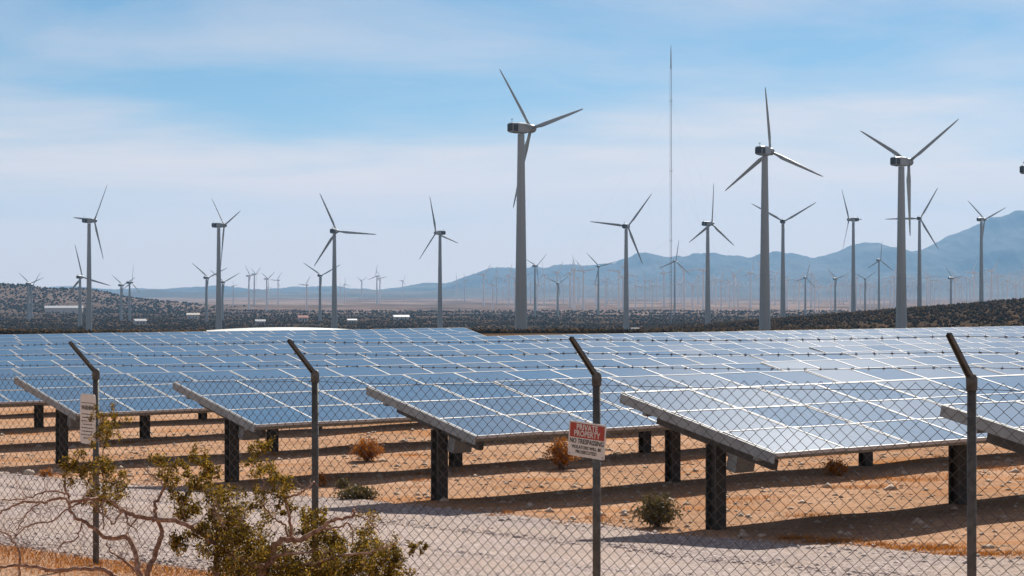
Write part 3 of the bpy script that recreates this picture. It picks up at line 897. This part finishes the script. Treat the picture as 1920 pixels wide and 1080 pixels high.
for x, y in ((-0.16, 0.115), (0.16, 0.115), (-0.16, -0.115), (0.16, -0.115)):
    b = MB(); V, F = lathe([(0.006, 0), (0.006, 0.003), (0.002, 0.004)], 8); b.add(V, F); link('bolt', b.mesh('bolt', [M['galv']]), s2, (x, y, 0.002))
# warning sign on the first post
z0 = CAMZ - (785 - HORIZ) / 195.0
s1 = sign_root('warning_sign', 0, z0, -0.03, -1.0, 0.072)
tag(s1, 'tall white warning sign with lines of small print half hidden by bush leaves', 'sign')
W, Hh = 0.245, 0.48
b = MB(); b.add(*plate(W, Hh, 0.04)); link('board', b.mesh('board', [M['sign_white']]), s1)
b = MB(); b.box(-0.105, 0.105, 0.150, 0.156, 0.0018, 0.0024); link('rule_line', b.mesh('rule_line', [M['ink']]), s1)
lettering(s1, 'WARNING', 0.060, 0.20, 0.105, M['ink'])
for k, ww in enumerate((0.19, 0.17, 0.20, 0.15, 0.19, 0.18, 0.20, 0.13)):
    b = MB(); x = -ww / 2
    while x < ww / 2:
        l = rnd.uniform(0.012, 0.034); b.box(x, min(x + l, ww / 2), -0.005, 0.005, 0.0018, 0.0024); x += l + 0.009
    link('print_line', b.mesh('print_line', [M['ink']]), s1, (0, 0.045 - 0.033 * k, 0))

# ------------------------------------------------------------------ foreground bush
def smooth_path(pts, n=4):
    out = []
    P = [pts[0]] + list(pts) + [pts[-1]]
    for i in range(1, len(P) - 2):
        for k in range(n):
            t = k / n; a, b, c, d = P[i - 1], P[i], P[i + 1], P[i + 2]
            out.append(0.5 * ((2 * b) + (c - a) * t + (2 * a - 5 * b + 4 * c - d) * t * t + (3 * b - a - 3 * c + d) * t ** 3))
    out.append(pts[-1]); return out
def pixpath(pts, Y0, crop, wob=0.10):
    ox = 0 if crop == 5 else 400
    out = []; dy = 0.0
    for (cx_, cy_) in pts:
        dy += rnd.gauss(0, wob * 0.5)
        out.append(at(ox + cx_ / 4.5, 840 + cy_ / 4.5, Y0 + dy))
    return out
def grow_twigs(b, path, r, n, length, sub=1):
    tips = []
    for _ in range(n):
        k = rnd.randrange(1, len(path) - 1); q = path[k]
        d = (path[k + 1] - path[k - 1]).normalized()
        side = Vector((rnd.gauss(0, 1), rnd.gauss(0, 1), rnd.gauss(0.25, 0.9))); side = (side - d * side.dot(d) * 0.6).normalized()
        cur = (d * 0.5 + side).normalized(); pts = [q]; l = length * rnd.uniform(.5, 1.2)
        for s_ in range(5):
            cur = (cur + Vector((rnd.gauss(0, .28), rnd.gauss(0, .28), rnd.gauss(0.05, .28)))).normalized()
            pts.append(pts[-1] + cur * l / 5)
        rr = r * rnd.uniform(.5, 1)
        b.tube(pts, [rr * (1 - 0.15 * i_) for i_ in range(6)], 4, cap=False)
        tips.append(pts[-1])
        if sub: tips += grow_twigs(b, pts, rr * .65, 2, length * .55, sub - 1)
    return tips
def leaf_cloud(P, size, rngl=rng):
    n = len(P); d = rngl.normal(0, 1, (n, 3)); d /= np.linalg.norm(d, axis=1)[:, None]
    e = rngl.normal(0, 1, (n, 3)); e -= d * (e * d).sum(1)[:, None]; e /= np.linalg.norm(e, axis=1)[:, None]
    L = size * rngl.uniform(.6, 1.4, n)[:, None]
    V = np.stack([P, P + d * L * .5 + e * L * .28, P + d * L, P + d * L * .5 - e * L * .28], 1)
    return V.reshape(-1, 3), np.arange(n * 4).reshape(-1, 4)

def bush(name, label, YB, paths, clusters, twig_n, leaf_size, dens, ground_px, bdep=0.0, tl=0.16):
    g0 = at(ground_px, 1240, YB); gz = float(terrain(g0.x, g0.y))
    root = empty(name, (g0.x, g0.y, gz)); tag(root, label, 'bush', 'bushes in front of the fence')
    b = MB()
    for crop, pts, r0, r1 in paths:
        pp = smooth_path(pixpath(pts, YB - bdep, crop), 5)
        pp = [q - root.location + Vector((rnd.gauss(0, 1), rnd.gauss(0, 1), rnd.gauss(0, 1))) * 0.0045 for q in pp]
        n = len(pp)
        b.tube(pp, [1.5 * (r0 + (r1 - r0) * i_ / (n - 1)) * rnd.uniform(.92, 1.08) for i_ in range(n)], 7, cap=True)
        grow_twigs(b, pp, max(r1 * .7, 0.0032), twig_n, tl, 1)
    link('branches', b.mesh('branches', [M['bark']], True), root)
    Ps = []; tw = MB()
    for (cx_, cy_, rp) in clusters:
        rad = rp / FPX * YB
        c = at(cx_, cy_, YB + rnd.gauss(0, .18)) - root.location
        nsub = max(5, int(rp / 2.4))
        for _ in range(nsub):
            o = c + Vector((rnd.gauss(0, .5), rnd.gauss(0, .6), rnd.gauss(0, .5))) * rad
            # a sprig: twig with leaves along it
            d = Vector((rnd.gauss(0, .8), rnd.gauss(0, .8), rnd.gauss(.55, .6))).normalized()
            l = rad * rnd.uniform(.6, 1.1); pts = [o - d * l * .5]
            for q in range(4):
                d = (d + Vector((rnd.gauss(0, .2), rnd.gauss(0, .2), rnd.gauss(0, .2)))).normalized(); pts.append(pts[-1] + d * l / 4)
            tw.tube(pts, [.0022, .0019, .0016, .0013, .001], 3, cap=False)
            nl = int(dens * l / 0.1 * 2.6)
            a = np.array([tuple(v) for v in pts]); ti = rng.uniform(0, 3.999, nl); k0 = ti.astype(int); fr = (ti - k0)[:, None]
            Ps.append(a[k0] * (1 - fr) + a[k0 + 1] * fr + rng.normal(0, rad * .13, (nl, 3)))
    if clusters:
        tag(link('twigs', tw.mesh('twigs', [M['bark']]), root), kind='stuff')
        V, T = leaf_cloud(np.concatenate(Ps), leaf_size)
        tag(link('foliage', mesh_tri('foliage', V, T, [M['leaf']]), root), kind='stuff')
    return root

p5 = 5; p6 = 6
bare = [
 (5, [(1230, 1830), (1230, 1500), (1200, 1250), (1180, 1075), (1160, 960), (1120, 820), (1060, 745), (980, 760), (880, 745), (790, 680), (720, 625), (640, 590), (590, 520), (575, 430), (555, 330), (540, 240), (440, 210), (430, 175)], .016, .0028),
 (5, [(1260, 1830), (1250, 1500), (1240, 1250), (1250, 1060), (1290, 930), (1350, 780), (1370, 690), (1320, 570), (1310, 480), (1360, 390), (1400, 300), (1440, 200), (1445, 130)], .017, .003),
 (5, [(1385, 330), (1360, 280), (1290, 230), (1180, 140)], .005, .0025),
 (5, [(740, 430), (600, 455), (540, 430), (420, 440), (340, 460), (220, 450), (130, 480), (0, 550), (-120, 600)], .0075, .004),
 (5, [(1300, 610), (1180, 580), (1080, 550), (1000, 500), (950, 455), (850, 430), (740, 430)], .011, .0075),
 (5, [(740, 440), (620, 490), (560, 520), (470, 600), (400, 625), (290, 640), (200, 680), (130, 750)], .005, .0024),
 (5, [(560, 385), (430, 360), (300, 400), (180, 435), (20, 435)], .0045, .0025),
 (5, [(1150, 1250), (1050, 1130), (960, 1075), (880, 1030), (780, 1020), (600, 1025), (430, 1035), (350, 1015), (220, 990), (100, 995), (-40, 1000)], .012, .006),
 (5, [(170, 1080), (165, 900), (150, 820), (100, 790), (90, 740), (0, 700)], .006, .003),
 (5, [(1230, 1180), (1190, 1075), (1100, 1000), (1020, 930), (930, 870), (900, 800)], .009, .003),
 (5, [(780, 450), (840, 530), (900, 580), (950, 640), (1000, 570), (1020, 550)], .0045, .003),
 (5, [(340, 460), (250, 530), (180, 630), (140, 690)], .0035, .002),
 (5, [(870, 700), (868, 420), (866, 200), (862, 30), (840, -120), (850, -260)], .0035, .0018),
 (5, [(1060, 550), (1075, 630), (1150, 690)], .004, .002), (5, [(690, 640), (640, 760), (540, 800), (480, 850)], .004, .002),
]
leafy = [
 (6, [(120, 1830), (110, 1400), (60, 1150), (10, 1030), (20, 980), (30, 700), (10, 520), (0, 480)], .018, .004),
 (6, [(200, 1830), (300, 1300), (400, 1080), (430, 1000), (490, 930), (520, 820), (600, 780), (740, 770), (860, 710), (940, 650), (1020, 600), (1100, 590), (1180, 570), (1180, 510)], .019, .005),
 (6, [(940, 690), (1080, 660), (1130, 640), (1180, 700), (1170, 800)], .005, .0025),
 (6, [(680, 780), (660, 720), (640, 590), (620, 430), (700, 400), (780, 350), (850, 290)], .0075, .0035),
 (6, [(620, 760), (610, 660), (540, 610), (470, 550), (420, 450), (430, 330), (420, 260)], .005, .0025),
 (6, [(110, 860), (100, 800), (110, 710), (200, 660), (240, 590)], .006, .0025), (6, [(120, 690), (60, 620), (20, 560)], .004, .0025),
 (6, [(300, 1250), (440, 1130), (540, 1075), (650, 1045), (830, 1020), (960, 1045), (1050, 1075)], .008, .004),
 (6, [(430, 1000), (290, 970), (150, 900), (40, 830), (-60, 750), (-150, 690), (-250, 640), (-370, 605), (-480, 610)], .012, .010),
 (6, [(820, 1060), (880, 990), (930, 900), (1020, 860)], .004, .002), (6, [(1180, 560), (1260, 590), (1330, 630), (1400, 720)], .004, .002),
 (6, [(480, 950), (600, 900), (760, 880), (900, 850)], .008, .003), (6, [(480, 940), (560, 1000), (720, 990), (900, 960), (1100, 900), (1300, 880), (1500, 830)], .009, .003),
]
bush('bare_branched_bush', 'half-bare desert bush with pale arching branches in front of the warning sign', 13.2, bare,
     [(188, 775, 16), (202, 800, 25), (194, 818, 22), (215, 790, 12), (150, 880, 32), (128, 876, 20), (188, 868, 26), (214, 905, 28), (205, 935, 22), (176, 920, 22), (172, 945, 16), (232, 880, 14), (310, 868, 26), (322, 905, 20), (300, 890, 14), (345, 870, 14)], 13, 0.017, 34, 275, 0.05, 0.22)
bush('creosote_bush', 'leafy olive green desert bush at the bottom, right of the bare branches', 12.8, leafy,
     [(380, 865, 24), (400, 885, 18), (372, 905, 26), (345, 930, 26), (492, 846, 24), (496, 885, 26), (520, 925, 28), (535, 950, 16), (480, 935, 18), (410, 945, 40), (440, 975, 42), (455, 1010, 46), (395, 985, 34), (350, 955, 26), (340, 1015, 24), (420, 1040, 44), (470, 1060, 44), (580, 968, 22), (596, 985, 24), (570, 1000, 18), (520, 1045, 40), (560, 1065, 44), (610, 1040, 44), (640, 1070, 40), (625, 1005, 22), (690, 1010, 36), (715, 1040, 36), (690, 1065, 40), (735, 1060, 26), (770, 1028, 14), (792, 1027, 9), (545, 1085, 60), (650, 1100, 60), (440, 1110, 60), (740, 1090, 30)], 8, 0.018, 42, 430, 0.22)

# ------------------------------------------------------------------ shrubs by the panels and dry litter
def shrub(name, px, py, h, w, mat, label, leaves=900, dens_tw=70):
    leaves = int(leaves * 2.4)
    g = on_ground(px, py)
    root = empty(name, g); tag(root, label, 'shrub', 'small shrubs by the solar panels')
    b = MB(); P = []
    for _ in range(dens_tw):
        a = rnd.uniform(0, 6.283); sp_ = rnd.uniform(0.1, 1) ** .7
        tip = Vector((math.cos(a) * w * .5 * sp_, math.sin(a) * w * .5 * sp_, h * (1 - 0.55 * sp_ ** 2) * rnd.uniform(.7, 1.05)))
        midp = tip * .5 + Vector((rnd.gauss(0, .02), rnd.gauss(0, .02), h * .10))
        st = Vector((rnd.gauss(0, .02), rnd.gauss(0, .02), -0.02))
        b.tube([st, midp, tip], [.004, .003, .0015], 3, cap=False)
        for _k in range(leaves // dens_tw):
            f = rnd.uniform(.25, 1.05); q = (st.lerp(midp, f * 2) if f < .5 else midp.lerp(tip, f * 2 - 1))
            P.append(tuple(q + Vector((rnd.gauss(0, .02), rnd.gauss(0, .02), rnd.gauss(0, .02))) * (1 + w)))
    link('stems', b.mesh('stems', [M['bark']]), root)
    V, T = leaf_cloud(np.array(P), 0.034)
    V[:, 2] = np.maximum(V[:, 2], 0.004)
    tag(link('foliage', mesh_tri('foliage', V, T, [mat]), root), kind='stuff')
shrub('dry_shrub', 688, 864, .42, .66, M['dryleaf'], 'rust brown dry shrub between the second and third fence posts', 1500)
shrub('dry_shrub', 1052, 880, .58, .60, M['dryleaf'], 'tall rust brown shrub just left of the private property sign', 1500)
shrub('desert_shrub', 1232, 988, .40, .56, M['oliveleaf'], 'round olive shrub with a dark shadow right of the private property post', 1500)
shrub('low_shrub', 668, 937, .17, .66, M['oliveleaf'], 'low flat olive shrub at the gravel edge right of the second post', 1200)
shrub('dry_shrub', 601, 912, .20, .22, M['dryleaf'], 'small orange shrub right beside the second fence post', 500)
shrub('dry_shrub', 1566, 892, .24, .42, M['dryleaf'], 'orange brown shrub in the shade below the nearest large panels', 900)
shrub('low_shrub', 643, 915, .12, .20, M['oliveleaf'], 'tiny green tuft left of the low flat shrub', 300, 40)
shrub('dry_shrub', 86, 893, .09, .22, M['dryleaf'], 'small orange tuft beside the pale boulder on the left', 300, 40)

def boulder(px, py, s, label):
    g = on_ground(px, py); bm = bmesh.new(); bmesh.ops.create_icosphere(bm, subdivisions=3, radius=1)
    sx, sy, sz = s
    for v in bm.verts:
        n = 1 + 0.13 * math.sin(4 * v.co.x + px) * math.cos(3 * v.co.y + 1) + 0.08 * math.sin(7 * v.co.z + 5 * v.co.x)
        v.co = Vector((v.co.x * sx * n, v.co.y * sy * n, max(v.co.z, -.5) * sz * n))
    me = bpy.data.meshes.new('boulder'); bm.to_mesh(me); bm.free(); me.materials.append(M['rock'])
    me.polygons.foreach_set('use_smooth', [True] * len(me.polygons))
    tag(link('boulder', me, None, (g.x, g.y, g.z + sz * .35)), label, 'boulder', 'boulders at the road edge')
boulder(53, 892, (.105, .09, .075), 'rounded pale boulder at the gravel edge on the far left')
boulder(6, 890, (.12, .09, .035), 'flat pale stone at the left edge of the picture')
boulder(1852, 1028, (.07, .05, .03), 'small pale stone right of the rightmost fence post')
boulder(1428, 1006, (.05, .04, .025), 'small grey stone at the gravel edge below the nearest panels')

# dry grass litter along the fence foot and weeds on the road edge
def grass(name, P, hmin, hmax, mat, label):
    n = len(P); a = rng.uniform(0, 6.283, n); h = rng.uniform(hmin, hmax, n)
    lean = rng.normal(0, .7, (n, 2)) * h[:, None]
    w = 0.0045
    dx, dy = np.cos(a) * w, np.sin(a) * w
    V = np.stack([P + np.stack([dx, dy, 0 * a], -1), P - np.stack([dx, dy, 0 * a], -1), P + np.concatenate([lean, h[:, None]], 1)], 1)
    o = link(name, mesh_tri(name, V.reshape(-1, 3), np.arange(3 * n).reshape(-1, 3), [mat]))
    return tag(o, label, 'grass', None, 'stuff')
n = 9000
t = rng.uniform(-1.1, 2.0, n); off = rng.gamma(1.6, 0.30, n) - 0.25
gx = F0.x + FD.x * SPAN * t + FN.x * off; gy = F0.y + FD.y * SPAN * t + FN.y * off
grass('dry_grass', np.stack([gx, gy, terrain(gx, gy)], -1), .015, .06, M['dryleaf'], 'orange dry grass litter along the foot of the fence on the left')
Pw = []
for px, py, r_, k_ in ((1490, 1010, .12, 260), (1560, 1016, .18, 420), (1640, 1022, .12, 200), (1700, 1030, .25, 500), (1760, 1028, .2, 380), (1790, 1040, .2, 300), (1520, 968, .2, 160), (1620, 915, .4, 420), (1720, 900, .5, 520), (1880, 880, .5, 560), (1420, 935, .3, 160), (930, 970, .08, 120), (955, 962, .05, 60), (1060, 985, .12, 120), (120, 892, .15, 120), (1120, 972, .1, 90), (1870, 1040, .2, 260)):
    g = on_ground(px, py); q = rng.normal(0, r_, (k_, 2)) * np.array([1.0, .45]); x_ = g.x + q[:, 0]; y_ = g.y + q[:, 1]
    Pw.append(np.stack([x_, y_, terrain(x_, y_)], -1))
for _ in range(150):
    x0_, y0_ = rng.uniform(-12, 13), rng.uniform(17, 44)
    if y0_ < np.interp(x0_, xs, yf) + 0.15: continue
    q = rng.normal(0, rng.uniform(.05, .3), (int(rng.integers(15, 90)), 2)); x_ = x0_ + q[:, 0]; y_ = y0_ + q[:, 1] * .6
    Pw.append(np.stack([x_, y_, terrain(x_, y_)], -1))
grass('dry_weeds', np.concatenate(Pw), .015, .07, M['dryleaf'], 'scattered orange dry weeds along the road edge and under the panels')

# ------------------------------------------------------------------ haze
b = MB(); b.box(-11500, 11500, -60, 16600, -30, 760)
hm = bpy.data.materials.new('haze_air'); hm.use_nodes = True
hn = hm.node_tree.nodes; hn.clear()
pv = hn.new('ShaderNodeVolumePrincipled'); ho = hn.new('ShaderNodeOutputMaterial')
pv.inputs['Color'].default_value = (0.27, 0.60, 1.0, 1)
pv.inputs['Density'].default_value = 6.0e-5
pv.inputs['Anisotropy'].default_value = 0.15
hm.node_tree.links.new(pv.outputs[0], ho.inputs['Volume'])
hz = link('haze', b.mesh('haze', [hm])); tag(hz, 'pale blue haze hanging over the valley', 'haze', None, 'stuff')
